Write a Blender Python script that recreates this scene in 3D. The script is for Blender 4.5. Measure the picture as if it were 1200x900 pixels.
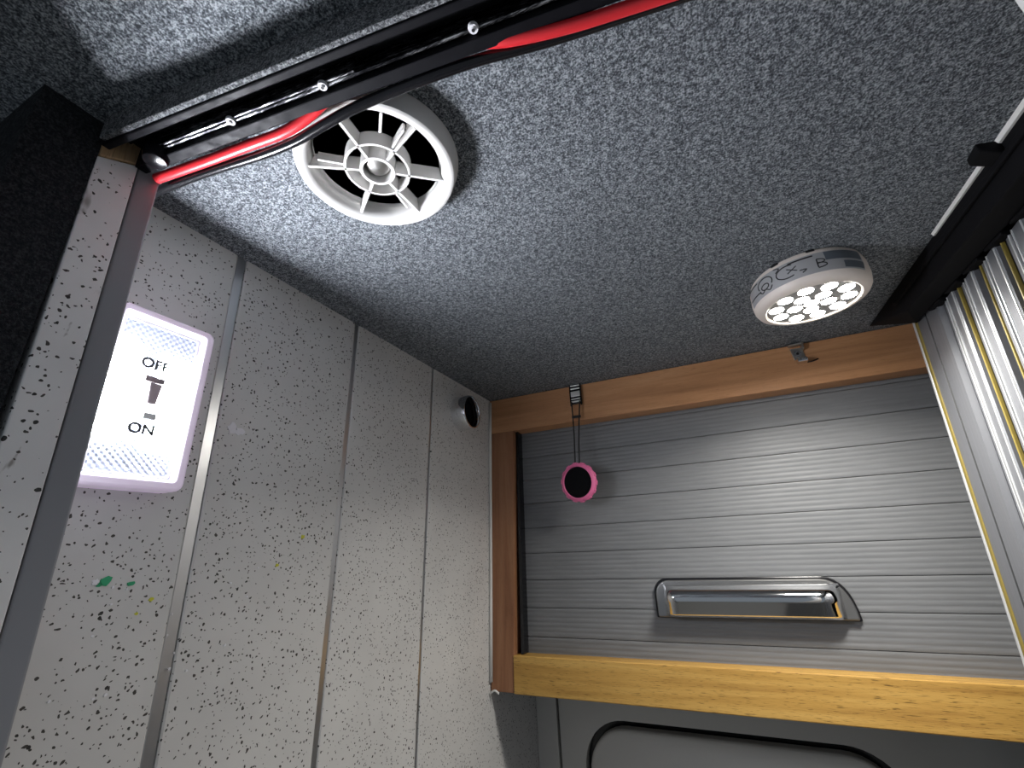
import bpy, bmesh, math, random
from mathutils import Vector, Matrix
random.seed(7)
for o in list(bpy.data.objects): bpy.data.objects.remove(o)
SC = bpy.context.scene
COL = SC.collection
S = 0.28                       # metres per layout unit (1 unit = eye to ceiling)
def W(p): return Vector(((p[0]+1.4)*S, p[1]*S, 1.62+p[2]*S))
FLOOR = -1.62/S

# ------------------------------------------------------------------ camera
cam_d = bpy.data.cameras.new('camera'); cam = bpy.data.objects.new('camera', cam_d); COL.objects.link(cam)
Rw = ((0.90928254, 0.41397774, -0.04275149), (-0.18034751, 0.29936711, -0.93693869), (-0.37507337, 0.85965212, 0.34686914))
m = Matrix.Identity(4)
for i in range(3):
    m[i][0] = Rw[0][i]; m[i][1] = -Rw[1][i]; m[i][2] = -Rw[2][i]
m.translation = W((0, 0, 0))
cam.matrix_world = m
cam_d.sensor_width = 36; cam_d.lens = 509.35/1200*36; cam_d.clip_start = 0.01
SC.camera = cam
# ------------------------------------------------------------------ world, exposure
wd = bpy.data.worlds.new('world'); SC.world = wd; wd.use_nodes = True
wd.node_tree.nodes['Background'].inputs[0].default_value = (0.80, 0.90, 1.0, 1)
wd.node_tree.nodes['Background'].inputs[1].default_value = 0.20
vs = SC.view_settings
vs.view_transform = 'Standard'; vs.look = 'None'; vs.gamma = 1; vs.exposure = 0.0
vs.use_curve_mapping = False
WALL_LAMP = 320.0
PUCK_LAMP = 80.0
PUCK_BEAM = 0.16          # watts per led, focused by its lens

# ------------------------------------------------------------------ materials
def mat(name, col=(.5,.5,.5), rough=.5, metal=0, spec=.5, emit=None, es=0):
    M = bpy.data.materials.new(name); M.use_nodes = True
    b = M.node_tree.nodes['Principled BSDF']
    b.inputs['Base Color'].default_value = (*col, 1); b.inputs['Roughness'].default_value = rough
    b.inputs['Metallic'].default_value = metal; b.inputs['Specular IOR Level'].default_value = spec
    if emit: b.inputs['Emission Color'].default_value = (*emit, 1); b.inputs['Emission Strength'].default_value = es
    return M
class NT:
    def __init__(s, M): s.t = M.node_tree; s.b = s.t.nodes['Principled BSDF']
    def n(s, typ, **k):
        x = s.t.nodes.new(typ)
        for a, v in k.items():
            if a.startswith('i_'): x.inputs[a[2:].replace('_', ' ')].default_value = v
            else: setattr(x, a, v)
        return x
    def l(s, a, b): s.t.links.new(a, b)
    def coord(s, scale=(1,1,1), rot=(0,0,0)):
        c = s.n('ShaderNodeTexCoord'); mp = s.n('ShaderNodeMapping')
        mp.inputs['Scale'].default_value = scale; mp.inputs['Rotation'].default_value = rot
        s.l(c.outputs['Object'], mp.inputs['Vector']); return mp.outputs['Vector']
    def noise(s, vec, scale, detail=2, rough=.5, dist=0):
        x = s.n('ShaderNodeTexNoise'); x.inputs['Scale'].default_value = scale; x.inputs['Detail'].default_value = detail
        x.inputs['Roughness'].default_value = rough; x.inputs['Distortion'].default_value = dist
        s.l(vec, x.inputs['Vector']); return x
    def ramp(s, fac, stops):
        r = s.n('ShaderNodeValToRGB'); e = r.color_ramp.elements
        while len(e) < len(stops): e.new(.5)
        for q, (p, c) in zip(e, stops): q.position = p; q.color = (*c, 1)
        s.l(fac, r.inputs['Fac']); return r.outputs['Color']
    def mix(s, fac, a, b, mode='MIX'):
        x = s.n('ShaderNodeMix', data_type='RGBA', blend_type=mode)
        for v, i in ((fac, 0), (a, 6), (b, 7)):
            if isinstance(v, (int, float)): x.inputs[i].default_value = v
            elif isinstance(v, tuple): x.inputs[i].default_value = (*v, 1)
            else: s.l(v, x.inputs[i])
        return x.outputs[2]
    def math(s, op, a, b=0.0):
        x = s.n('ShaderNodeMath', operation=op)
        for v, i in ((a, 0), (b, 1)):
            if isinstance(v, (int, float)): x.inputs[i].default_value = v
            else: s.l(v, x.inputs[i])
        return x.outputs[0]
    def bump(s, h, strength, dist):
        x = s.n('ShaderNodeBump'); x.inputs['Strength'].default_value = strength; x.inputs['Distance'].default_value = dist
        s.l(h, x.inputs['Height']); s.l(x.outputs['Normal'], s.b.inputs['Normal'])
    def col(s, c): s.l(c, s.b.inputs['Base Color'])
    def rough(s, c): s.l(c, s.b.inputs['Roughness'])

def carpet(name, dark, mid, light, fine=620):
    M = mat(name, rough=1, spec=.1); t = NT(M); v = t.coord()
    n1 = t.noise(v, fine, 3, .75); n2 = t.noise(v, 9, 3, .6); n3 = t.noise(v, fine*.38, 2, .6)
    f = t.math('ADD', t.math('MULTIPLY', n1.outputs['Fac'], .7), t.math('MULTIPLY', n3.outputs['Fac'], .3))
    c = t.ramp(f, [(.41, dark), (.5, mid), (.60, light)])
    c2 = t.mix(t.math('MULTIPLY', n2.outputs['Fac'], .35), c, (.10, .105, .115))
    t.col(c2); t.bump(f, 1.0, .004); return M
M_carpet = carpet('grey ceiling carpet', (.054,.061,.070), (.215,.238,.262), (.66,.70,.74), 740)
M_blackcarpet = carpet('black carpet', (.006,.007,.009), (.018,.020,.024), (.05,.053,.06))
M_batten = carpet('charcoal fuzzy trim', (.05,.053,.058), (.2,.205,.215), (.5,.51,.53), 900)

def cladding():
    M = mat('speckled cladding', (.45,.44,.43), .42, spec=.4); t = NT(M); v = t.coord()
    base = t.ramp(t.noise(v, 14, 3).outputs['Fac'], [(.3, (.60,.59,.58)), (.7, (.67,.66,.645))])
    nz = t.noise(v, 170, 2, .6)
    sub = t.n('ShaderNodeVectorMath', operation='SUBTRACT'); t.l(nz.outputs['Color'], sub.inputs[0]); sub.inputs[1].default_value = (.5,.5,.5)
    sc = t.n('ShaderNodeVectorMath', operation='SCALE'); sc.inputs['Scale'].default_value = .005; t.l(sub.outputs[0], sc.inputs[0])
    ad = t.n('ShaderNodeVectorMath', operation='ADD'); t.l(v, ad.inputs[0]); t.l(sc.outputs[0], ad.inputs[1])
    out = base
    dens = t.noise(v, 22, 2).outputs['Fac']
    for scale, thr, size, colr in ((215, .50, .315, (.03,.028,.026)), (310, .48, .33, (.055,.05,.045)), (150, .86, .19, (.03,.028,.027)), (160, .95, .13, (.8,.8,.76))):
        vo = t.n('ShaderNodeTexVoronoi'); vo.inputs['Scale'].default_value = scale; t.l(ad.outputs[0], vo.inputs['Vector'])
        sp = t.n('ShaderNodeSeparateColor'); t.l(vo.outputs['Color'], sp.inputs[0])
        pick = t.math('GREATER_THAN', t.math('ADD', sp.outputs[0], t.math('MULTIPLY', t.math('SUBTRACT', dens, .5), .7)), thr)
        sz = t.math('MULTIPLY', t.math('ADD', t.math('MULTIPLY', sp.outputs[1], .75), .25), size)
        inn = t.math('LESS_THAN', vo.outputs['Distance'], sz)
        out = t.mix(t.math('MULTIPLY', pick, inn), out, colr)
    t.col(out); return M
M_clad = cladding()

def wood(name, c1, c2, c3, axis, grain=1.0, rough=.45, pores=.5):
    M = mat(name, rough=rough, spec=.35); t = NT(M)
    sc = [60, 60, 60]; sc[axis] = 3.0
    v = t.coord(tuple(q*grain for q in sc))
    n1 = t.noise(v, 1.0, 4, .6, .6)
    sc2 = [900, 900, 900]; sc2[axis] = 70
    v2 = t.coord(tuple(sc2)); n2 = t.noise(v2, 1.0, 2, .6, .3)
    c = t.ramp(n1.outputs['Fac'], [(.25, c1), (.5, c2), (.78, c3)])
    po = t.ramp(n2.outputs['Fac'], [(.33, (1,1,1)), (.43, (0,0,0))])
    big = t.noise(t.coord(), 16, 2)
    f = t.math('MULTIPLY', po, t.math('MULTIPLY', big.outputs['Fac'], pores*1.6))
    t.col(t.mix(f, c, tuple(q*.22 for q in c1))); t.bump(n2.outputs['Fac'], .25, .0008); return M
M_woodred = wood('reddish stained wood', (.35,.165,.072), (.49,.245,.115), (.60,.33,.17), 0, pores=.25)
M_woodstile = wood('reddish stained upright wood', (.20,.085,.042), (.30,.14,.07), (.38,.20,.11), 2, pores=.2)
M_oak = wood('golden oak', (.31,.160,.038), (.47,.27,.066), (.60,.375,.11), 0, grain=1.4, pores=.75)
M_rawwood = wood('raw pale wood', (.36,.22,.11), (.55,.36,.20), (.68,.48,.30), 2)

M_chrome = mat('chrome', (.82,.83,.85), .06, 1)
M_strip = mat('satin metal strip', (.66,.66,.67), .3, 1)
M_steel = mat('dull steel', (.48,.47,.45), .35, 1)
M_darkplate = mat('dark pewter plate', (.28,.28,.28), .3, .9)
M_black = mat('glossy black plastic', (.006,.006,.008), .22, spec=.5)
def satin_black():
    M = mat('satin black rail', (.005,.005,.007), .35, spec=.12); t = NT(M)
    n = t.noise(t.coord(), 120, 4, .7); t.rough(t.ramp(n.outputs['Fac'], [(.35, (.45,)*3), (.7, (.75,)*3)])); return M
M_satin = satin_black()
M_matt = mat('matt black', (.004,.004,.005), .75, spec=.15)
M_silverpaint = mat('silver paint', (.72,.72,.70), .3, .35)
def scratched():
    M = mat('scratched metal groove', (.5,.5,.52), .35, 1); t = NT(M)
    n = t.noise(t.coord((25,200,200)), 2.2, 5, .75)
    k = t.ramp(n.outputs['Fac'], [(.44, (.015,.015,.018)), (.52, (.10,.10,.11)), (.62, (.75,.76,.78))])
    t.col(k); return M
M_scratch = scratched()
M_red = mat('red cable', (.62,.022,.03), .38)
M_whiteplastic = mat('white plastic', (.70,.685,.665), .42)
M_greyplastic = mat('grey white plastic', (.50,.50,.49), .5)
def dirt():
    M = mat('dirty dark mesh', (.03,.03,.03), .7); t = NT(M)
    n = t.noise(t.coord(), 130, 4, .7); t.col(t.ramp(n.outputs['Fac'], [(.42, (.012,.012,.013)), (.6, (.07,.065,.06)), (.75, (.36,.34,.32))])); return M
M_dirt = dirt()
M_warmwhite = mat('warm white plastic', (.74,.66,.60), .45)
M_label = mat('silver sticker', (.42,.42,.43), .35, .3)
M_ink = mat('black ink', (.01,.01,.011), .5)
M_slatelabel = mat('slate print', (.10,.115,.135), .4)
M_led = mat('puck light led', (1,1,1), .4, emit=(1, .965, .90), es=PUCK_LAMP)
M_lens = mat('lens tray', (.30,.29,.28), .4)
M_lamp = mat('wall light led', (1,1,1), .4, emit=(.90, .93, 1), es=WALL_LAMP)
M_lampbody = mat('milky lilac housing', (.80,.74,.82), .4, emit=(.78,.62,.86), es=.28)
M_lampbody.node_tree.nodes['Principled BSDF'].inputs['Subsurface Weight'].default_value = .25
M_lampbody.node_tree.nodes['Principled BSDF'].inputs['Subsurface Radius'].default_value = (.01,.01,.01)
def diamond():
    M = mat('diamond reflector', (.62,.68,.80), .25, .5); t = NT(M)
    h = None
    for a in (math.pi/4, -math.pi/4):
        w = t.n('ShaderNodeTexWave', wave_type='BANDS', bands_direction='Y'); w.inputs['Scale'].default_value = 95
        t.l(t.coord(rot=(a,0,0)), w.inputs['Vector'])
        h = w.outputs['Fac'] if h is None else t.math('ADD', h, w.outputs['Fac'])
    t.col(t.ramp(t.math('MULTIPLY', h, .5), [(.2, (.40,.46,.58)), (.8, (.80,.85,.95))])); t.bump(h, .6, .001); return M
M_diamond = diamond()
M_mauve = mat('mauve grey toggle', (.20,.16,.17), .45)
def cover():
    M = bpy.data.materials.new('clear cover'); M.use_nodes = True; t = M.node_tree; t.nodes.clear()
    o = t.nodes.new('ShaderNodeOutputMaterial'); mx = t.nodes.new('ShaderNodeMixShader'); a = t.nodes.new('ShaderNodeBsdfTransparent'); g = t.nodes.new('ShaderNodeBsdfGlossy')
    g.inputs['Roughness'].default_value = .05; mx.inputs[0].default_value = .05
    t.links.new(a.outputs[0], mx.inputs[1]); t.links.new(g.outputs[0], mx.inputs[2]); t.links.new(mx.outputs[0], o.inputs[0]); return M
M_cover = cover()
def slatmat():
    M = mat('grey ribbed tambour', (.17,.175,.18), .5, spec=.35); t = NT(M)
    n = t.noise(t.coord((4,60,60)), 6, 3); t.col(t.ramp(n.outputs['Fac'], [(.3, (.136,.141,.147)), (.7, (.168,.172,.178))])); return M
M_slat = slatmat()
def brushed():
    M = mat('silver anodised metal', (.165,.17,.185), .42, .3); t = NT(M)
    n = t.noise(t.coord((240,240,3)), 2, 3); t.rough(t.ramp(n.outputs['Fac'], [(.3, (.36,)*3), (.7, (.5,)*3)])); return M
M_alu = brushed()
M_aluhi = mat('highlight metal bead', (.62,.63,.64), .3, .4)  # paler than the panel metal, painting white highlights along its edges
M_darkgap = mat('dark hinge rubber', (.03,.031,.033), .5)
M_gold = mat('yellowed seal', (.20,.15,.03), .5)
M_pink = mat('pink rubber', (.80,.17,.36), .5)
M_jetface = mat('matt black disc', (.003,.003,.004), .7, spec=.08)
M_cord = mat('black cord', (.008,.008,.009), .6)
M_darkpanel = mat('dark grey moulded plastic', (.60,.585,.555), .5)
M_floor = mat('pale vinyl floor', (.34,.33,.31), .5)
M_trimgrey = mat('grey edge trim', (.30,.30,.32), .4, .2)
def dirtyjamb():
    M = M_clad.copy(); M.name = 'stained glare-lightened cladding'; t = NT(M)
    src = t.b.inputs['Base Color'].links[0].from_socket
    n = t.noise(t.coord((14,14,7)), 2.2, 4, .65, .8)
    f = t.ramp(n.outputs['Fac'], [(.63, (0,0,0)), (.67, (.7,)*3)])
    t.col(t.mix(f, t.mix(1.0, src, (1.35,1.35,1.38), 'MULTIPLY'), (.16,.13,.105))); return M  # brown stains over cladding whose colour is lightened to imitate lens glare
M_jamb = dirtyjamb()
M_seal = mat('white sealant', (.74,.73,.70), .5)
M_green = mat('green fleck', (.02,.36,.16), .4)
M_yellow = mat('yellow fleck', (.62,.60,.04), .4)
M_white = mat('white filler', (.80,.79,.82), .6)

# ------------------------------------------------------------------ mesh builder (layout units)
ORG = {}
class MB:
    def __init__(s): s.v = []; s.f = []; s.m = []
    def add(s, vs, fs, mi=0):
        b = len(s.v); s.v += [Vector(q) for q in vs]; s.f += [tuple(b+i for i in f) for f in fs]; s.m += [mi]*len(fs); return s
    def box(s, lo, hi, mi=0):
        x0,y0,z0 = lo; x1,y1,z1 = hi
        return s.add([(x0,y0,z0),(x1,y0,z0),(x1,y1,z0),(x0,y1,z0),(x0,y0,z1),(x1,y0,z1),(x1,y1,z1),(x0,y1,z1)],
                     [(0,3,2,1),(4,5,6,7),(0,1,5,4),(1,2,6,5),(2,3,7,6),(3,0,4,7)], mi)
    def prism(s, bot, top, mi=0):
        n = len(bot)
        return s.add(list(bot)+list(top), [tuple(range(n-1,-1,-1)), tuple(range(n,2*n))]+[(i,(i+1)%n,n+(i+1)%n,n+i) for i in range(n)], mi)
    def lathe(s, c, ax, prof, n=48, closed=False, mi=0):
        """prof = [(r, h)...] around axis ax through c"""
        ax = Vector(ax).normalized(); u = ax.orthogonal().normalized(); w = ax.cross(u); c = Vector(c); vs = []
        for r, h in prof:
            for k in range(n):
                a = 2*math.pi*k/n; vs.append(c+ax*h+(u*math.cos(a)+w*math.sin(a))*r)
        fs = []; L = len(prof)
        for i in range(L if closed else L-1):
            j = (i+1) % L
            for k in range(n): k2 = (k+1) % n; fs.append((i*n+k, i*n+k2, j*n+k2, j*n+k))
        if not closed:
            if prof[0][0] > 1e-6: fs.append(tuple(range(n-1,-1,-1)))
            if prof[-1][0] > 1e-6: fs.append(tuple((L-1)*n+k for k in range(n)))
        return s.add(vs, fs, mi)
    def tube(s, pts, r, n=10, mi=0, sub=6):
        P = [Vector(p) for p in pts]
        if len(P) > 2 and sub > 1:
            Q = [P[0]+(P[0]-P[1])]+P+[P[-1]+(P[-1]-P[-2])]; out = []
            for i in range(1, len(Q)-2):
                for k in range(sub):
                    t = k/sub; a,b,c,d = Q[i-1:i+3]
                    out.append(.5*((2*b)+(c-a)*t+(2*a-5*b+4*c-d)*t*t+(3*b-a-3*c+d)*t**3))
            P = out+[P[-1]]
        vs = []; u = None
        for i, p in enumerate(P):
            d = (P[min(i+1,len(P)-1)]-P[max(i-1,0)]).normalized()
            u = d.orthogonal().normalized() if u is None else (u-d*u.dot(d)).normalized()
            w = d.cross(u)
            rr = r(i/(len(P)-1)) if callable(r) else r
            for k in range(n):
                a = 2*math.pi*k/n; vs.append(p+(u*math.cos(a)+w*math.sin(a))*rr)
        fs = [(i*n+k, i*n+(k+1)%n, (i+1)*n+(k+1)%n, (i+1)*n+k) for i in range(len(P)-1) for k in range(n)]
        fs += [tuple(range(n-1,-1,-1)), tuple((len(P)-1)*n+k for k in range(n))]
        return s.add(vs, fs, mi)
    def sweep(s, prof, a, b, mi=0, cap=True):
        """closed profile prof (list of 3-vectors offsets) from point a to b"""
        a = Vector(a); b = Vector(b); n = len(prof)
        return s.prism([a+Vector(q) for q in prof], [b+Vector(q) for q in prof], mi)
    def build(s, name, mats, parent=None, o=None, bevel=0, smooth=None, seg=2):
        me = bpy.data.meshes.new(name)
        if parent is not None: org = ORG[parent]
        else: org = Vector(o if o is not None else (0,0,0))
        me.from_pydata([tuple((p-org)*S) for p in s.v], [], s.f)
        bm = bmesh.new(); bm.from_mesh(me); bmesh.ops.recalc_face_normals(bm, faces=bm.faces[:]); bm.to_mesh(me); bm.free()
        if not isinstance(mats, (list, tuple)): mats = [mats]
        for q in mats: me.materials.append(q)
        for p, i in zip(me.polygons, s.m): p.material_index = i
        ob = bpy.data.objects.new(name, me); COL.objects.link(ob); ORG[ob] = org
        if parent is not None: ob.parent = parent
        else: ob.location = W(org)
        if bevel:
            b = ob.modifiers.new('bevel', 'BEVEL'); b.width = bevel*S; b.segments = seg; b.limit_method = 'ANGLE'; b.angle_limit = math.radians(40)
        if smooth:
            me.shade_smooth()
            if smooth is not True:
                with_angle(me, math.radians(smooth))
        return ob
def with_angle(me, ang):
    bm = bmesh.new(); bm.from_mesh(me)
    for e in bm.edges:
        if len(e.link_faces) == 2 and e.calc_face_angle(0) > ang: e.smooth = False
    bm.to_mesh(me); bm.free()
def empty(name, o, rot=None, local=False):
    e = bpy.data.objects.new(name, None); COL.objects.link(e); e.location = W(o); e.empty_display_size = .02
    if rot: e.rotation_euler = rot
    ORG[e] = Vector((0,0,0)) if local else Vector(o)
    return e
def tag(o, label=None, cat=None, group=None, kind=None):
    for k, v in (('label', label), ('category', cat), ('group', group), ('kind', kind)):
        if v: o[k] = v
    return o
def copy_part(src, parent, off):
    c = src.copy(); COL.objects.link(c); c.parent = parent
    c.location = src.location + Vector(off)*S; ORG[c] = ORG[src]; return c

# ================================================================== the setting
FC = (-.664,.684); FR = .1695
cir = [(FC[0]+FR*math.cos(2*math.pi*k/72), FC[1]+FR*math.sin(2*math.pi*k/72)) for k in range(72)]
def tobox(p):
    dx, dy = p[0]-FC[0], p[1]-FC[1]
    t = min((1.75-FC[0])/dx if dx > 1e-9 else (-2.7-FC[0])/dx if dx < -1e-9 else 1e9, (3.5-FC[1])/dy if dy > 1e-9 else (-1.6-FC[1])/dy if dy < -1e-9 else 1e9)
    return (FC[0]+dx*t, FC[1]+dy*t)
sq = [tobox(p) for p in cir]
for c in ((-2.7,-1.6),(1.75,-1.6),(-2.7,3.5),(1.75,3.5)):
    k = min(range(72), key=lambda i: (sq[i][0]-c[0])**2+(sq[i][1]-c[1])**2); sq[k] = c
b = MB().add([(x,y,1.0) for x,y in sq]+[(x,y,1.0) for x,y in cir]+[(x,y,1.08) for x,y in cir]+[(x,y,1.08) for x,y in sq],
             [(a*72+i, a*72+(i+1)%72, ((a+1)%4)*72+(i+1)%72, ((a+1)%4)*72+i) for a in range(4) for i in range(72)])
tag(b.build('ceiling', M_carpet), 'grey speckled carpet lining the low ceiling', None, kind='structure')
tag(MB().box((-2.7,-1.6,FLOOR-.05), (1.75,3.5,FLOOR)).build('floor', M_floor), 'pale vinyl floor far below the ceiling', None, kind='structure')
# left wall : backing, cladding panels, metal joint strips
XW = -1.375; ZB = FLOOR
wl = tag(MB().box((XW-.09,.40,ZB), (XW-.012,3.42,1.0)).build('wall_left', M_darkgap), 'wall clad in speckled grey panels with metal joint strips', None, kind='structure')
def edge(y1, slope, z): return y1+slope*(1-z)
joints = [(.803, -.0, .014, .014), (1.373, -.010, .0115, 0), (1.997, -.035, .009, 0)]
def yj(i, z): 
    j = joints[i]; return j[0]+(.0145 if i == 0 else j[1])*(1-z if z > -1.2 else 2.2)
lims = [lambda z: .43, lambda z: yj(0,z), lambda z: yj(1,z), lambda z: yj(2,z), lambda z: 3.33]
hw = [0, .0175, .0125, .0095, 0]
ZS = (1.0, -1.2, ZB)
for i in range(4):
    m_ = MB()
    for za, zb in ((ZS[0], ZS[1]), (ZS[1], ZS[2])):
        top = []; bot = []
        for z, L in ((za, top), (zb, bot)):
            y0 = lims[i](z)+hw[i]; y1 = lims[i+1](z)-hw[i+1]
            L += [(XW-.012,y0,z), (XW-.012,y1,z), (XW-.003,y1,z), (XW,y1-.004,z), (XW,y0+.004,z), (XW-.003,y0,z)]
        m_.prism(bot, top)
    m_.build('cladding_panel', M_clad, wl)
for i in range(3):
    m_ = MB()
    for za, zb in ((ZS[0], ZS[1]), (ZS[1], ZS[2])):
        top = []; bot = []
        for z, L in ((za, top), (zb, bot)):
            y = yj(i, z); h = hw[i+1]
            L += [(XW-.012,y-h,z), (XW-.012,y+h,z), (XW-.007,y+h*.94,z), (XW-.005,y+h*.80,z), (XW-.005,y-h*.80,z), (XW-.007,y-h*.94,z)]
        m_.prism(bot, top)
    m_.build('joint_strip', M_strip, wl)
# flecks and dabs stuck on the cladding
def blob(name, y, z, ry, rz, M, n=14, x=XW, seed=0, lbl=None):
    rnd = random.Random(seed); pts = []
    for k in range(n):
        a = 2*math.pi*k/n; q = rnd.uniform(.65, 1.15); pts.append((y+math.cos(a)*ry*q, z+math.sin(a)*rz*q))
    o = MB().prism([(x-.001,p,q) for p,q in pts], [(x+.0025,p,q) for p,q in pts]).build(name, M, wl)
    if lbl: o['label'] = lbl
    return o
blob('filler_dab', .875, .393, .016, .020, M_white, seed=3, lbl='white smear of filler'); blob('filler_dab', .902, .385, .018, .012, M_white, seed=5)
blob('filler_dab', .62, -.041, .008, .008, M_white, seed=9)
for y,z,r,M,sd in ((.640,-.040,.014,M_green,1),(.628,-.046,.007,M_green,4),(.694,-.05,.008,M_green,2),(.748,-.092,.0065,M_yellow,6),(.722,-.122,.005,M_yellow,7),(1.20,.06,.009,M_yellow,8),(1.11,-.03,.007,M_yellow,9)):
    blob('paint_fleck', y, z, r, r*.8, M, n=9, seed=sd)
rnd = random.Random(21)
for k in range(16):
    blob('paint_fleck', rnd.uniform(.58,1.08), rnd.uniform(-.30,0.0), rnd.uniform(.0025,.0042), rnd.uniform(.0025,.0042), M_white, n=6, seed=30+k)
# front partition beside the doorway with jamb post
def shear(z): return -.022*(z-.45)
def pl(pts, z): return [(x, y+shear(z), z) for x, y in pts]
wf = tag(MB().box((-2.7,.20,ZB), (-1.383,.318,1.0)).build('wall_front', M_blackcarpet), 'black carpeted partition beside the doorway', None, kind='structure')
jp = empty('door_jamb', (-1.28,.37,ZB)); tag(jp, 'pale speckled door jamb post with brown stains beside the doorway', 'door jamb')
J = [(-1.374,.328), (-1.18,.328), (-1.174,.402), (-1.374,.402)]
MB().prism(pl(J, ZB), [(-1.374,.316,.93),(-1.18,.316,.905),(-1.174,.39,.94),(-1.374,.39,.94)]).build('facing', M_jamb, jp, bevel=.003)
T = [(-1.374,.4035), (-1.1745,.4035), (-1.164,.447), (-1.2,.452), (-1.374,.452)]
MB().prism(pl(T, ZB), pl(T, .985)).build('edge_trim', M_trimgrey, jp, bevel=.004, seg=3)['label'] = 'dark grey metal edge trim'
MB().prism([(-1.374,.318,.932),(-1.176,.318,.907),(-1.172,.388,.942),(-1.374,.388,.942)], [(-1.374,.314,1),(-1.176,.314,1),(-1.172,.386,1),(-1.374,.386,1)]).build('wood_block', M_rawwood, jp, bevel=.003)['label'] = 'bare brown wood end block'
MB().box((-1.383,.20,ZB), (-1.181,.317,1.0)).build('return_panel', M_blackcarpet, wf)
# post on the other side of the doorway, unseen wall added outside the folding door to block light, wall at the back
tag(MB().prism([(0.592,.70,ZB),(.80,.70,ZB),(.80,.80,ZB),(0.620,.80,ZB)], [(0.592,.70,.915),(.80,.70,.915),(.80,.80,.915),(0.620,.80,.915)]).build('door_post', M_whiteplastic, o=(.7,.75,ZB), bevel=.006), 'smooth pale grey post under the end of the black ceiling track', 'post')
tag(MB().box((1.45,.8,ZB), (1.55,3.5,1.0)).build('blocking_wall_right', M_blackcarpet), 'unseen dark carpeted wall added behind the folding door to block light', None, kind='structure')
tag(MB().box((-1.46,3.42,ZB), (1.55,3.5,1.0)).build('wall_back', M_darkpanel), 'dark wall behind the cupboard', None, kind='structure')

# ================================================================== tambour cupboard in the back wall
TH = -math.atan(.05)
cb = empty('tambour_cupboard', (0,2.72,1.0), (TH,0,0), local=True)
tag(cb, 'wall cupboard with wooden frame and grey ribbed roller shutter', 'cupboard')
def loc(): return MB()
loc().box((-1.372,0,-.254), (1.30,.11,-.004)).build('top_rail', M_woodred, cb, bevel=.004)['label'] = 'reddish brown wooden top rail'
loc().prism([(-1.368,.002,-1.787),(-1.222,.002,-1.787),(-1.222,.12,-1.787),(-1.368,.12,-1.787)],
            [(-1.372,.002,-.255),(-1.186,.002,-.255),(-1.186,.12,-.255),(-1.372,.12,-.255)]).build('stile', M_woodstile, cb, bevel=.004)['label'] = 'reddish brown wooden upright'
loc().box((-1.2215,-.004,-1.79), (1.20,.11,-1.602)).build('bottom_rail', M_oak, cb, bevel=.005)['label'] = 'golden oak bottom rail with dark pores'
loc().box((-1.186,.035,-1.60), (-1.168,.12,-.256)).build('guide_channel', M_black, cb)
# white sealant where the stile meets the cladding
loc().tube([(-1.364,-.006,-.02),(-1.364,-.007,-.5),(-1.363,-.006,-1.0),(-1.363,-.007,-1.74)], .0105, 6, sub=2).build('sealant_bead', M_seal, cb, smooth=True)
loc().tube([(-1.362,-.012,-1.792),(-1.335,-.014,-1.778),(-1.31,-.012,-1.792)], .006, 6).build('sealant_bead', M_seal, cb, smooth=True)
# shutter
P0 = .155
sh = loc().box((-1.215,.135,-1.70), (1.28,.15,-.05)).build('roller_shutter', M_darkgap, cb)
sh['label'] = 'grey ribbed roller shutter'
prof = []
NR = 6
H = P0-.0035
for k in range(NR):
    for q in range(6):
        t = (k+q/6)/NR
        y = .106-.0016*abs(math.sin(math.pi*q/6))
        prof.append((0, y, -t*H))
prof.append((0,.106,-H)); prof += [(0,.133,-H), (0,.133,0)]
sl = MB().sweep(prof, (-1.205,0,-.28+P0), (1.27,0,-.28+P0)).build('slat', M_slat, sh, smooth=50)
for k in range(1, 10): copy_part(sl, sh, (0,0,-P0*k))
# handle
hd = loc()
def outline(z_off=0, g=0):
    x0, x1, zt, zb = -.39-g, .522+g, -1.212+g, -1.398-g*.3
    pts = [(x0,zb)]
    r = .075
    for k in range(9):
        a = math.pi-k/8*math.pi/2; pts.append((x0+r+math.cos(a)*r, zt-r+math.sin(a)*r))
    # long slanting right shoulder
    for k in range(9):
        t = k/8; p0, p1, p2 = Vector((x1-.12,zt)), Vector((x1-.008,zt-.008)), Vector((x1,zb))
        p = p0*(1-t)**2+p1*2*t*(1-t)+p2*t*t; pts.append((p.x, p.y))
    return pts
o1 = outline(0, .006)
rim = hd.prism([(x,.105,z) for x,z in o1], [(x,.088,z) for x,z in o1]).build('handle', M_black, cb, bevel=.004)
rim['label'] = 'chrome pull handle'
o2 = outline(0,-.004)
loc().prism([(x,.09,z) for x,z in o2], [(x,.074,z) for x,z in o2]).build('handle_plate', M_darkplate, rim, bevel=.008, seg=3)
g = loc(); n = 30; sec = 12; vs = []
xa, xb = -.345, .468
for i in range(n+1):
    t = i/n; x = xa+(xb-xa)*t
    e = min(1, min((x-xa)/.05, (xb-x)/.085)); e = math.sqrt(max(0, 1-(1-e)**2)) if e < 1 else 1
    e = max(e, .04)
    for j in range(sec+1):
        q = j/sec
        if q < .5: a = q/.5*math.pi/2; y = .074-.105*e*math.sin(a)**.9; z = -1.238-.068*(1-math.cos(a))
        else: k = (q-.5)/.5; y = .074-.105*e+.062*e*k; z = -1.306-.085*k
        vs.append((x, y, z))
fs = [(i*(sec+1)+j, (i+1)*(sec+1)+j, (i+1)*(sec+1)+j+1, i*(sec+1)+j+1) for i in range(n) for j in range(sec)]
g.add(vs, fs); gp = g.build('grip', M_chrome, rim, smooth=55); gp['label'] = 'polished chrome finger grip'
sd = gp.modifiers.new('thick', 'SOLIDIFY'); sd.thickness = .006*S; sd.offset = -1

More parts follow.
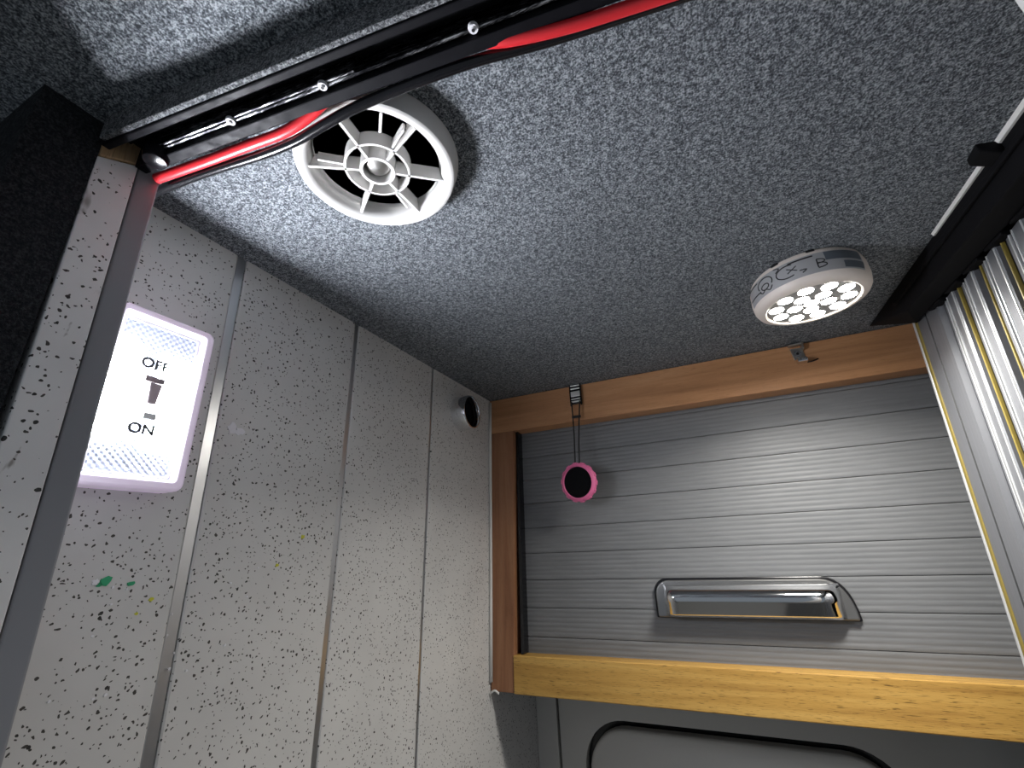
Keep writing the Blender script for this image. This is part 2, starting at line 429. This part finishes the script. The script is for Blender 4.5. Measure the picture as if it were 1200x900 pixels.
# ================================================================== moulded panel below the cupboard
lp = empty('locker_panel', (0,3.3,ZB)); tag(lp, 'dark grey moulded plastic panel with rounded door below the oak rail', 'panel')
def rrect(x0,x1,z0,z1,r,n=10):
    pts = []
    for cx, cz, a0 in ((x1-r,z1-r,0),(x0+r,z1-r,90),(x0+r,z0+r,180),(x1-r,z0+r,270)):
        for k in range(n+1):
            a = math.radians(a0+90*k/n); pts.append((cx+r*math.cos(a), cz+r*math.sin(a)))
    return pts
inn = rrect(-1.045,.66,-4.4,-1.075,.27); X0,X1,Z0,Z1 = -1.205,1.3,ZB,-.55
cx, cz = -.2,-2.7
def outr(p):
    dx, dz = p[0]-cx, p[1]-cz
    t = min(((X1-cx)/dx if dx > 0 else (X0-cx)/dx) if abs(dx) > 1e-9 else 1e9, ((Z1-cz)/dz if dz > 0 else (Z0-cz)/dz) if abs(dz) > 1e-9 else 1e9)
    return (cx+dx*t, cz+dz*t)
ou = [outr(p) for p in inn]
# add true corners by snapping the nearest sample
for c in ((X0,Z0),(X1,Z0),(X0,Z1),(X1,Z1)):
    k = min(range(len(ou)), key=lambda i: (ou[i][0]-c[0])**2+(ou[i][1]-c[1])**2); ou[k] = c
N = len(inn); m_ = MB()
V = [(x,3.30,z) for x,z in ou]+[(x,3.30,z) for x,z in inn]+[(x,3.37,z) for x,z in inn]+[(x,3.37,z) for x,z in ou]
F = []
for a in range(3):
    for i in range(N): j = (i+1)%N; F.append((a*N+i, a*N+j, (a+1)*N+j, (a+1)*N+i))
for i in range(N): j = (i+1)%N; F.append((3*N+i, 3*N+j, j, i))
m_.add(V, F).build('surround', M_darkpanel, lp)
i2 = rrect(-1.015,.63,-4.37,-1.115,.25)
MB().prism([(x,3.37,z) for x,z in i2], [(x,3.285,z) for x,z in i2]).build('door', M_darkpanel, lp, bevel=.02, seg=3)
i4 = rrect(-.80,.42,-4.2,-1.30,.2)
MB().prism([(x,3.29,z) for x,z in i4], [(x,3.276,z) for x,z in i4]).build('door_boss', M_darkpanel, lp, bevel=.01, seg=3)
MB().box((-1.06,3.37,-4.5), (.68,3.375,-1.06)).build('backing', M_black, lp)
tag(MB().box((XW+.001,3.31,ZB), (-1.228,3.36,-.6)).build('filler_strip', M_darkpanel, o=(-1.3,3.33,ZB), bevel=.005), 'narrow dark grey filler strip between speckled wall and moulded panel', 'filler strip')

# ================================================================== ceiling track across the doorway
e_ = Vector((.9919,.127,0)).normalized(); n_ = Vector((-.127,.9919,0)).normalized()
def rp(x, n, z):     # point with given x at perpendicular offset n
    p = n_*n; return p+e_*((x-p.x)/e_.x)+Vector((0,0,z))
tr = empty('ceiling_track', (0,.5,.95)); tag(tr, 'glossy black sliding track screwed across the carpeted ceiling', 'track')
def bar(n0,n1,z0,z1,xa,xb):
    m_ = MB(); A = [rp(xa,n0,z0),rp(xa,n1,z0),rp(xa,n1,z1),rp(xa,n0,z1)]; B = [rp(xb,n0,z0),rp(xb,n1,z0),rp(xb,n1,z1),rp(xb,n0,z1)]
    return m_.prism(A, B)
XA, XB = -1.165, 1.0
bar(.456,.550,.985,.9995,XA,XB).build('web', M_matt, tr)
bar(.456,.473,.925,.985,XA,XB).build('front_lip', M_satin, tr, bevel=.003)
bar(.524,.5505,.923,.985,XA,XB).build('rear_lip', M_satin, tr, bevel=.003)
bar(.506,.512,.937,.985,-1.09,-.52).build('centre_bar', M_scratch, tr, bevel=.002)['label'] = 'scratched bare metal bar'
bar(.513,.522,.938,.985,-1.09,.02).build('centre_ridge', M_scratch, tr, bevel=.003)['label'] = 'scratched bare metal ridge'
bar(.473,.505,.978,.985,XA,XB).build('groove', M_matt, tr)
bt = bar(.4425,.455,.928,.9995,-1.15,XB).build('edge_batten', M_batten, tr, bevel=.003); bt['label'] = 'fuzzy charcoal edging'
for x in (-.848,-.600,-.258):
    c = rp(x,.512,.9345)
    sc_ = MB().lathe(c, (0,0,-1), [(.0,.006),(.004,.006),(.0045,.003),(.009,.0035),(.0105,.0),(.0105,-.004)], 16).build('screw', M_white, tr, smooth=40); sc_['label'] = 'bright screw head'
    MB().lathe(c+Vector((0,0,-.0055)), (0,0,-1), [(.0035,0),(.0035,.0015)], 6).build('screw_recess', M_ink, sc_)
c = rp(-1.085,.520,.915)
MB().lathe(c, (0,0,1), [(.012,-.012),(.024,-.008),(.028,.01),(.028,.06)], 20).build('end_glide', M_black, tr, smooth=50)
# cables behind the track
tag(MB().tube([rp(-1.158,.570,.925),rp(-1.0,.571,.925),rp(-.86,.5695,.925),rp(-.75,.566,.922),rp(-.67,.555,.932),rp(-.6,.541,.946),rp(-.5,.538,.953),rp(-.36,.538,.953),rp(-.28,.542,.946),rp(-.2,.552,.931),rp(-.1,.559,.922),rp(0,.563,.92),rp(.2,.568,.92),rp(.5,.57,.92),rp(.8,.57,.92)], .0125, 12)
    .build('power_cable', M_red, o=rp(-.3,.56,.925), smooth=60), 'red cable tucked along the rear edge of the black track', 'cable')
tag(MB().tube([(-1.34,.475,.90),rp(-1.24,.607,.925),rp(-1.12,.604,.935),rp(-1.0,.602,.933),rp(-.86,.598,.922),rp(-.75,.590,.915),rp(-.66,.576,.913),rp(-.58,.566,.915),rp(-.5,.5635,.921),rp(-.38,.5635,.926),rp(-.28,.568,.932),rp(-.2,.578,.938),rp(-.1,.587,.943),rp(.1,.592,.945),rp(.5,.596,.945),rp(.8,.596,.945)], .0115, 12)
    .build('power_cable', M_black, o=rp(-.5,.58,.93), smooth=60), 'black cable drooping across the edge of the round fan', 'cable')
tag(MB().tube([rp(-1.20,.625,.955),rp(-1.1,.622,.955),rp(-1.02,.615,.957),rp(-.94,.610,.962)], .006, 8)
    .build('cable_sheath', M_steel, o=rp(-1.0,.615,.955), smooth=60), 'thin silvery sheath beside the red cable at the wall', 'cable')

# ================================================================== extractor fan
fn = empty('extractor_fan', (FC[0],FC[1],1.0)); tag(fn, 'round off-white plastic extractor fan with radial fins on ceiling', 'fan')
def at(z): return (FC[0],FC[1],z)
MB().lathe(at(0), (0,0,1), [(.216,.9995),(.215,.99),(.211,.975),(.207,.958),(.204,.951),(.198,.948),(.191,.949),(.180,.955),(.171,.966),(.1685,.98),(.1685,1.075),(.164,1.075),(.164,.985),(.168,.9995)], 80).build('housing', M_whiteplastic, fn, smooth=35)
MB().lathe(at(0), (0,0,1), [(.0,1.055),(.1635,1.055),(.1635,1.07),(0,1.07)], 40).build('dust_mesh', M_dirt, fn)['label'] = 'dirty dark interior'
def fin(name, ang, r0, r1, th, z0, z1, M=M_whiteplastic):
    a = math.radians(ang); d = Vector((math.cos(a),math.sin(a),0)); w = Vector((-d.y,d.x,0)); c = Vector((FC[0],FC[1],0)); m_ = MB()
    q = [c+d*r0-w*th, c+d*r1-w*th, c+d*r1+w*th, c+d*r0+w*th]
    return m_.prism([p+Vector((0,0,z0)) for p in q], [p+Vector((0,0,z1)) for p in q]).build(name, M, fn)
for a in (-148,-84,-20,38,88,146): fin('fin', a, .040, .176, .0034, .957, 1.015)
fin('fin', -47, .120, .174, .0034, .958, 1.0)
for a in (-26,-140,96): fin('rib', a, .082, .150, .0028, .960, .985)
for a, r1, w_ in ((-140,.163,.026),(-66,.132,.040),(-36,.128,.036),(-14,.163,.022),(46,.163,.028),(66,.126,.026),(96,.163,.012),(150,.163,.010)):
    fin('bracket', a, .07, r1, w_, 1.010, 1.016, M_greyplastic)
MB().lathe(at(0), (0,0,1), [(.080,.957),(.086,.957),(.086,1.012),(.080,1.012)], 40, closed=True).build('inner_ring', M_whiteplastic, fn, smooth=35)
MB().lathe(at(0), (0,0,1), [(.038,.955),(.046,.955),(.046,1.012),(.038,1.012)], 32, closed=True).build('hub', M_whiteplastic, fn, smooth=35)
MB().lathe(at(0), (0,0,1), [(.0,1.010),(.098,1.010),(.098,1.03),(0,1.03)], 32).build('motor', M_greyplastic, fn, smooth=35)
MB().lathe(at(0), (0,0,1), [(.0,.965),(.014,.966),(.028,.970),(.033,.98),(.034,1.009)], 24).build('spindle_cap', M_steel, fn, smooth=35)

# ================================================================== puck light
PC = (.505,1.925); pk = empty('puck_light', (PC[0],PC[1],1.0)); tag(pk, 'round warm white LED puck light with printed sticker on ceiling', 'light')
pc = Vector((PC[0],PC[1],0)); ZL = .866
MB().lathe(pc, (0,0,1), [(.188,.9995),(.197,.990),(.205,.96),(.207,.915),(.203,.886),(.194,.870),(.180,.862),(.168,.861),(.163,.864),(.161,.872),(0,.872)], 72).build('body', M_warmwhite, pk, smooth=35)
MB().lathe(pc, (0,0,1), [(.0,.868),(.1605,.868),(.1605,.8725),(0,.8725)], 60).build('lens_tray', M_lens, pk)
def disc(x, y, r): return MB().lathe(pc+Vector((x,y,0)), (0,0,1), [(.0,.8672),(r,.8672),(r,.8678)], 24)
led0 = None
for cnt, rad, ph in ((1,0,0),(5,.062,12),(10,.126,0)):
    for k in range(cnt):
        a = math.radians(ph+360*k/cnt); off = Vector((rad*math.cos(a), rad*math.sin(a), 0))
        if led0 is None: led0 = disc(0,0,.0265).build('led', M_led, pk, smooth=40); led0['label'] = 'glowing white led lens'
        else: copy_part(led0, pk, off)
        ld = bpy.data.lights.new('led_beam', 'AREA'); ld.shape = 'DISK'; ld.size = .0265*2*S; ld.energy = PUCK_BEAM; ld.color = (1, .965, .90); ld.spread = math.radians(146)
        lo = bpy.data.objects.new('led_beam', ld); COL.objects.link(lo); lo.parent = pk; lo.location = (pc+off+Vector((0,0,.8664))-ORG[pk])*S
def onbody(a, z, r=.2085): 
    q = math.radians(a); return pc+Vector((math.cos(q)*r, math.sin(q)*r, z))
def bodyr(z):      # housing radius at height z
    T_ = [(.870,.194),(.886,.203),(.915,.207),(.96,.205),(.990,.197)]
    for (z0,r0),(z1,r1) in zip(T_, T_[1:]):
        if z <= z1: return r0+(r1-r0)*max(0,(z-z0)/(z1-z0))
    return .197
def patch(a0,a1,z0,z1,lift,M,name,par,nz=4):
    n = max(3, int(abs(a1-a0)/3)); m_ = MB(); vs = []
    for dl in (0, lift):
        for i in range(n+1):
            for j in range(nz+1):
                z = z0+(z1-z0)*j/nz; vs.append(onbody(a0+(a1-a0)*i/n, z, bodyr(z)+dl))
    k = nz+1; h = (n+1)*k; fs = []
    for i in range(n):
        for j in range(nz):
            a = i*k+j; fs += [(a,a+k,a+k+1,a+1), (h+a,h+a+1,h+a+k+1,h+a+k)]
    for i in range(n): fs += [(i*k,h+i*k,h+(i+1)*k,(i+1)*k), (i*k+nz,(i+1)*k+nz,h+(i+1)*k+nz,h+i*k+nz)]
    for j in range(nz): fs += [(j,j+1,h+j+1,h+j), (n*k+j,h+n*k+j,h+n*k+j+1,n*k+j+1)]
    return m_.add(vs, fs).build(name, M, par, smooth=40)
lab = patch(-176,-42,.893,.975,.0015,M_label,'sticker',pk); lab['label'] = 'silver printed sticker'
patch(-82,-44,.935,.972,.0028,M_slatelabel,'print_panel',lab); patch(-66,-43,.898,.925,.0028,M_slatelabel,'print_panel',lab)
patch(-115,-92,.962,.968,.0028,M_ink,'print_bar',lab); patch(-174,-154,.963,.967,.0028,M_ink,'print_bar',lab); patch(-174,-150,.914,.918,.0028,M_ink,'print_bar',lab)
def mark(pts, w=.0022):
    MB().tube([onbody(a, z, bodyr(z)+.0015) for a, z in pts], w, 6, sub=3).build('print_mark', M_ink, lab, smooth=60)
def ringpts(a, z, ra, rz, t0=0, t1=360, n=12): return [(a+ra*math.cos(math.radians(t0+(t1-t0)*k/n)), z+rz*math.sin(math.radians(t0+(t1-t0)*k/n))) for k in range(n+1)]
mark(ringpts(-143,.938,10,.026,-30,210)); mark(ringpts(-143,.925,5,.012)); mark([(-152,.916),(-148,.905),(-143,.913),(-138,.902),(-134,.915)])
mark(ringpts(-117,.935,11,.026,60,300)); mark([(-117,.945),(-108,.925)]); mark([(-108,.945),(-117,.925)]); mark([(-106,.92),(-100,.918),(-104,.908)])
mark([(-90,.945),(-90,.912)]); mark(ringpts(-90,.937,7,.009,90,-90)); mark(ringpts(-90,.920,8,.010,90,-90)); mark([(-128,.95),(-124,.965),(-130,.972)])
for a in (-128,-92):
    MB().prism([onbody(a-4,.988,.20),onbody(a+4,.988,.20),onbody(a+4,.988,.192),onbody(a-4,.988,.192)], [onbody(a-4,.9985,.197),onbody(a+4,.9985,.197),onbody(a+4,.9985,.188),onbody(a-4,.9985,.188)]).build('vent_slot', M_ink, pk)

# ================================================================== switch light on the left wall
sw = empty('switch_light', (XW,.61,.40)); tag(sw, 'glowing white switch light with ON and OFF toggle on speckled wall', 'light')
XF = -1.308; Y0,Y1,Z0,Z1 = .488,.732,.172,.645
r1 = rrect(Y0,Y1,Z0,Z1,.022,5)
hs = MB(); n = len(r1); r2 = rrect(.506,.705,.201,.620,.008,5)
V = [(XW+.0005,y,z) for y,z in r1]+[(XF,y,z) for y,z in r1]+[(XF,y,z) for y,z in r2]+[(XF-.03,y,z) for y,z in r2]
F = [(a*n+i,a*n+(i+1)%n,(a+1)*n+(i+1)%n,(a+1)*n+i) for a in range(3) for i in range(n)]+[tuple(range(n-1,-1,-1)), tuple(3*n+i for i in range(n))]
hs.add(V, F).build('housing', M_lampbody, sw, bevel=.008, seg=3, smooth=40)
yb0,yb1,zb0,zb1 = .508,.703,.203,.618
MB().box((XF-.030,yb0,zb0), (XF-.022,yb1,zb1)).build('reflector', M_diamond, sw)['label'] = 'diamond patterned silver blue reflector'
def rr_block(y0,y1,z0,z1,x0,x1,M,name,r=.012):
    q = rrect(y0,y1,z0,z1,r,4); return MB().prism([(x0,y,z) for y,z in q], [(x1,y,z) for y,z in q]).build(name, M, sw)
for y0,y1,z0,z1 in ((yb0+.002,.567,.285,.545),(.622,yb1-.002,.275,.530),(.569,.620,.345,.462)):
    rr_block(y0,y1,z0,z1,XF-.022,XF-.016,M_lamp,'led_panel')['label'] = 'glowing white led panel'
MB().box((XF-.016,.580,.447), (XF+.004,.626,.463)).build('toggle_guard', M_mauve, sw)
MB().prism([(XF-.016,.584,.446),(XF-.016,.622,.446),(XF-.016,.618,.388),(XF-.016,.590,.388)], [(XF+.014,.588,.444),(XF+.014,.620,.444),(XF+.010,.616,.386),(XF+.010,.594,.386)]).build('toggle', M_mauve, sw, bevel=.004)
MB().box((XF-.016,.598,.348), (XF+.000,.628,.366)).build('toggle_stop', M_greyplastic, sw)
q = rrect(yb0-.006,yb1+.006,zb0-.006,zb1+.006,.008,3)
def frame_line(ins, w, x, M, name):
    a_ = rrect(yb0+ins,yb1-ins,zb0+ins,zb1-ins,.006,3); b_ = rrect(yb0+ins+w,yb1-ins-w,zb0+ins+w,zb1-ins-w,.005,3); n = len(a_)
    V = [(x,y,z) for y,z in a_]+[(x+.003,y,z) for y,z in a_]+[(x+.003,y,z) for y,z in b_]+[(x,y,z) for y,z in b_]
    MB().add(V, [(c*n+i,c*n+(i+1)%n,((c+1)%4)*n+(i+1)%n,((c+1)%4)*n+i) for c in range(4) for i in range(n)]).build(name, M, sw)
frame_line(.003,.005,XF-.02,M_white,'inner_frame')
MB().box((XF-.0045,yb0-.001,zb0-.001), (XF-.0025,yb1+.001,zb1+.001)).build('clear_cover', M_cover, sw)
def text(body, y, z, size):
    cu = bpy.data.curves.new(body, 'FONT'); cu.body = body; cu.size = size*S; cu.offset = .0014*S; cu.extrude = .0006*S; cu.align_x = 'CENTER'; cu.align_y = 'CENTER'
    tmp = bpy.data.objects.new('tmp', cu); COL.objects.link(tmp)
    bpy.context.view_layer.update()
    me = bpy.data.meshes.new_from_object(tmp.evaluated_get(bpy.context.evaluated_depsgraph_get()))
    bpy.data.objects.remove(tmp)
    o = bpy.data.objects.new('lettering', me); COL.objects.link(o); me.materials.clear(); me.materials.append(M_ink)
    o.parent = sw; o.location = (Vector((XF-.0018,y,z))-ORG[sw])*S; o.rotation_euler = (math.pi/2,0,math.pi/2); ORG[o] = ORG[sw]
    o['label'] = 'printed word '+body
text('OFF', .597, .497, .038); text('ON', .602, .320, .038)

# ================================================================== chrome cup on the wall
ck = empty('chrome_cup', (XW,2.30,.795)); tag(ck, 'small hollow chrome cup fitting on speckled wall beside the cupboard', 'fitting')
MB().lathe((XW,2.30,.795), (1,0,0), [(.0,.0005),(.112,.0005),(.110,.010),(.106,.085),(.103,.092),(.097,.092),(.094,.085),(.092,.03),(0,.03)], 48).build('cup', M_chrome, ck, smooth=35)
MB().lathe((XW,2.30,.795), (1,0,0), [(0,.031),(.0915,.031),(.0915,.05),(.0885,.036),(0,.036)], 40).build('cup_dark_reflection', M_jetface, ck, smooth=35)  # black inlay painting the dark reflection inside the chrome cup

# ================================================================== clips and hanging disc
def fw(x, d, z):     # cupboard-front coordinates to layout coordinates
    c, s = math.cos(TH), math.sin(TH); return Vector((x, 2.72+d*c-z*s, 1+d*s+z*c))
ch = empty('striped_clip', fw(-.715,-.02,-.07)); tag(ch, 'black clip with silver stripes on the wooden top rail holding a cord', 'clip')
def fbox(x0,x1,d0,d1,z0,z1):
    return MB().prism([fw(x0,d0,z0),fw(x1,d0,z0),fw(x1,d1,z0),fw(x0,d1,z0)], [fw(x0,d0,z1),fw(x1,d0,z1),fw(x1,d1,z1),fw(x0,d1,z1)])
fbox(-.755,-.678,-.022,-.0005,-.142,-.006).build('body', M_black, ch, bevel=.004)
for z0,z1 in ((-.018,-.010),(-.040,-.031),(-.092,-.055),(-.112,-.104),(-.132,-.122)):
    fbox(-.748,-.685,-.027,-.020,z0,z1).build('stripe', M_silverpaint, ch, bevel=.002)
for x in (-.752,-.681): MB().tube([fw(x,-.02,-.006),fw(x,-.026,-.07),fw(x,-.022,-.155)], .005, 8).build('wire', M_black, ch, smooth=True)
hdz = empty('hanging_disc', fw(-.722,-.10,-.668)); tag(hdz, 'pink rimmed black disc hanging from a black cord', 'disc')
dc = fw(-.727,-.09,-.668); dn = Vector((-.20,-.97,-.06)).normalized()
prof_ = [(.092,-.012),(.092,.010),(.095,.014),(.108,.010),(.114,.002),(.114,-.018),(.104,-.024),(.092,-.022)]
pr = MB().lathe(dc, dn, prof_, 40, closed=True).build('pink_rim', M_pink, hdz, smooth=40); pr['label'] = 'pink notched rubber rim'
u_ = dn.orthogonal().normalized(); w_ = dn.cross(u_)
for k in range(14):
    a = 2*math.pi*k/14; d = u_*math.cos(a)+w_*math.sin(a); s_ = dn.cross(d)
    c = dc+d*.112; q = [c-s_*.013-dn*.02, c+s_*.013-dn*.02, c+s_*.013+dn*.003, c-s_*.013+dn*.003]
    MB().prism([p-d*.004 for p in q], [p+d*.007 for p in q]).build('rim_lug', M_pink, hdz, bevel=.003)
MB().lathe(dc, dn, [(0,.006),(.0925,.006),(.0925,-.016),(0,-.016)], 40).build('black_face', M_jetface, hdz)
for xa_, xb_ in ((-.745,-.738),(-.690,-.712)):
    MB().tube([fw(xa_,-.030,-.13),fw(xa_*.5+xb_*.5+(.004 if xa_ < -.72 else -.004),-.06,-.35),fw(xb_,-.088,-.562)], .0045, 8).build('cord', M_cord, hdz, smooth=True)
fbox(-.747,-.688,-.05,-.038,-.248,-.232).build('cord_slider', M_cord, hdz, bevel=.003)

mc = empty('metal_clip', fw(.56,-.02,-.07)); tag(mc, 'small bent steel clip with a screw hole on the wooden top rail', 'clip')
pl_ = MB(); 
A = [(.543,-.030),(.600,-.030),(.606,-.098),(.549,-.098)]
pl_.prism([fw(x,-.0005,z) for x,z in A], [fw(x,-.010,z) for x,z in A]).build('plate', M_steel, mc, bevel=.002)
fbox(.535,.606,-.040,-.004,-.020,-.012).build('top_flange', M_steel, mc, bevel=.002)
fbox(.598,.606,-.040,-.004,-.048,-.012).build('side_lug', M_steel, mc, bevel=.002)
fbox(.556,.606,-.048,-.0005,-.128,-.104).build('lower_hook', M_chrome, mc, bevel=.006)
c = fw(.572,-.011,-.066); MB().lathe(c, (0,-1,.05), [(.008,0),(.019,.001),(.019,.004),(.008,.004)], 20, closed=True).build('screw_eye', M_chrome, mc, smooth=40)
MB().lathe(c, (0,-1,.05), [(0,.001),(.0075,.001),(.0075,.0016),(0,.0016)], 14).build('screw_hole', M_ink, mc)
MB().tube([fw(.604,-.006,-.122),fw(.63,-.008,-.122),fw(.66,-.006,-.113)], .004, 8).build('pin', M_black, mc, smooth=True)

# ================================================================== folding door on the right
rt = empty('door_track', (.97,1.6,.95)); tag(rt, 'matt black track box fixed to ceiling above the folding metal door', 'track')
MB().prism([(.905,.9,.872),(.99,.9,.872),(.99,2.40,.872),(.905,2.225,.872)], [(.905,.9,.9995),(1.08,.9,.9995),(1.08,2.66,.9995),(.905,2.66,.9995)]).build('fascia', M_matt, rt, bevel=.006)
MB().prism([(.893,.9,.935),(.9045,.9,.935),(.9045,2.30,.935),(.893,2.26,.935)], [(.893,.9,.955),(.9045,.9,.955),(.9045,2.34,.955),(.893,2.30,.955)]).build('fascia_bead', M_matt, rt, bevel=.003)
MB().box((.99,.9,.9), (1.08,2.42,.99)).build('track_body', M_matt, rt)
wst = MB().prism([(.895,.9,.988),(.9045,.9,.988),(.9045,1.835,.988),(.899,1.835,.988)], [(.888,.9,.9995),(.9045,.9,.9995),(.9045,1.835,.9995),(.895,1.835,.9995)]).build('bare_edge', M_seal, rt); wst['label'] = 'bare pale edge strip'
MB().prism([(.845,1.385,.975),(.9045,1.40,.95),(.9045,1.455,.95),(.85,1.45,.975)], [(.845,1.385,.9995),(.9045,1.40,.9995),(.9045,1.455,.9995),(.85,1.45,.9995)]).build('tab', M_matt, rt, bevel=.004)['label'] = 'black tab sticking out over the carpet'
for k in range(6):
    y = 2.20-k*.152
    MB().prism([(.985,y-.05,.862),(1.012,y-.035,.862),(1.018,y+.03,.862),(.985,y+.055,.862)], [(.985,y-.05,.873),(1.03,y-.035,.873),(1.03,y+.03,.873),(.985,y+.055,.873)]).build('carrier', M_matt, rt, bevel=.003)
DO = (1.0,2.2,.87)
fd = empty('folding_door', DO, (0, math.atan(.055), 0), local=True)
tag(fd, 'silver ribbed folding door of narrow metal panels with yellowed seals', 'door')
ZBD = -(DO[2]-FLOOR)+.06; ZT = -.002
def vprism(pts, name, M, par, z1=ZT, z0=ZBD, **k):
    return MB().prism([(x,y,z0) for x,y in pts], [(x,y,z1) for x,y in pts]).build(name, M, par, **k)
# end post against the cupboard (local y measured from DO)
ep = vprism([(.0,.245),(.03,.25),(.06,.25),(.06,.022),(.02,.012),(.0,.02),(.002,.125),(.008,.128),(.008,.136),(.002,.139)], 'end_post', M_alu, fd, z1=.085)
vprism([(-.006,.252),(.004,.252),(.004,.238),(-.006,.238)], 'edge_bead', M_aluhi, ep, z1=.085, bevel=.003)
vprism([(-.004,.236),(.004,.236),(.004,.214),(-.004,.214)], 'seal', M_gold, ep, z1=.085, bevel=.004)
PITCH = .152
vprism([(.0005,.131),(.008,.128),(.008,.136),(.0005,.134)], 'groove', M_darkgap, ep, z1=.085)
def panel(k):
    y1 = -k*PITCH; y0 = y1-PITCH+.032        # face from y1 (far) to y0 (near)
    X = lambda y: .002+.014*(y-y0)/(y1-y0)
    f = vprism([(.034,y1),(.034,y0),(.006,y0),(X(y0+.004),y0+.004),(X(y1-.055),y1-.055),(X(y1)+.010,y1-.050),(X(y1)+.010,y1-.036),(X(y1-.030),y1-.030),(X(y1-.004),y1-.004),(.022,y1)], 'door_panel', M_alu, fd)
    for yb in (y0+.004, y1-.055, y1-.032):
        vprism([(X(yb)-.003,yb),(X(yb)+.004,yb),(X(yb)+.004,yb+.0055),(X(yb)-.003,yb+.0055)], 'edge_bead', M_aluhi, f, bevel=.0015)
    vprism([(.036,y0-.0005),(.036,y0-.0315),(.022,y0-.0315),(.022,y0-.0005)], 'hinge', M_darkgap, f)
    if k % 2 == 0: vprism([(.008,y0-.016),(.0215,y0-.016),(.0215,y0-.022),(.008,y0-.022)], 'seal', M_gold, f, bevel=.003)
    else: vprism([(.012,y0-.024),(.0215,y0-.024),(.0215,y0-.030),(.012,y0-.030)], 'seal', M_gold, f, bevel=.002)
for k in range(7): panel(k)
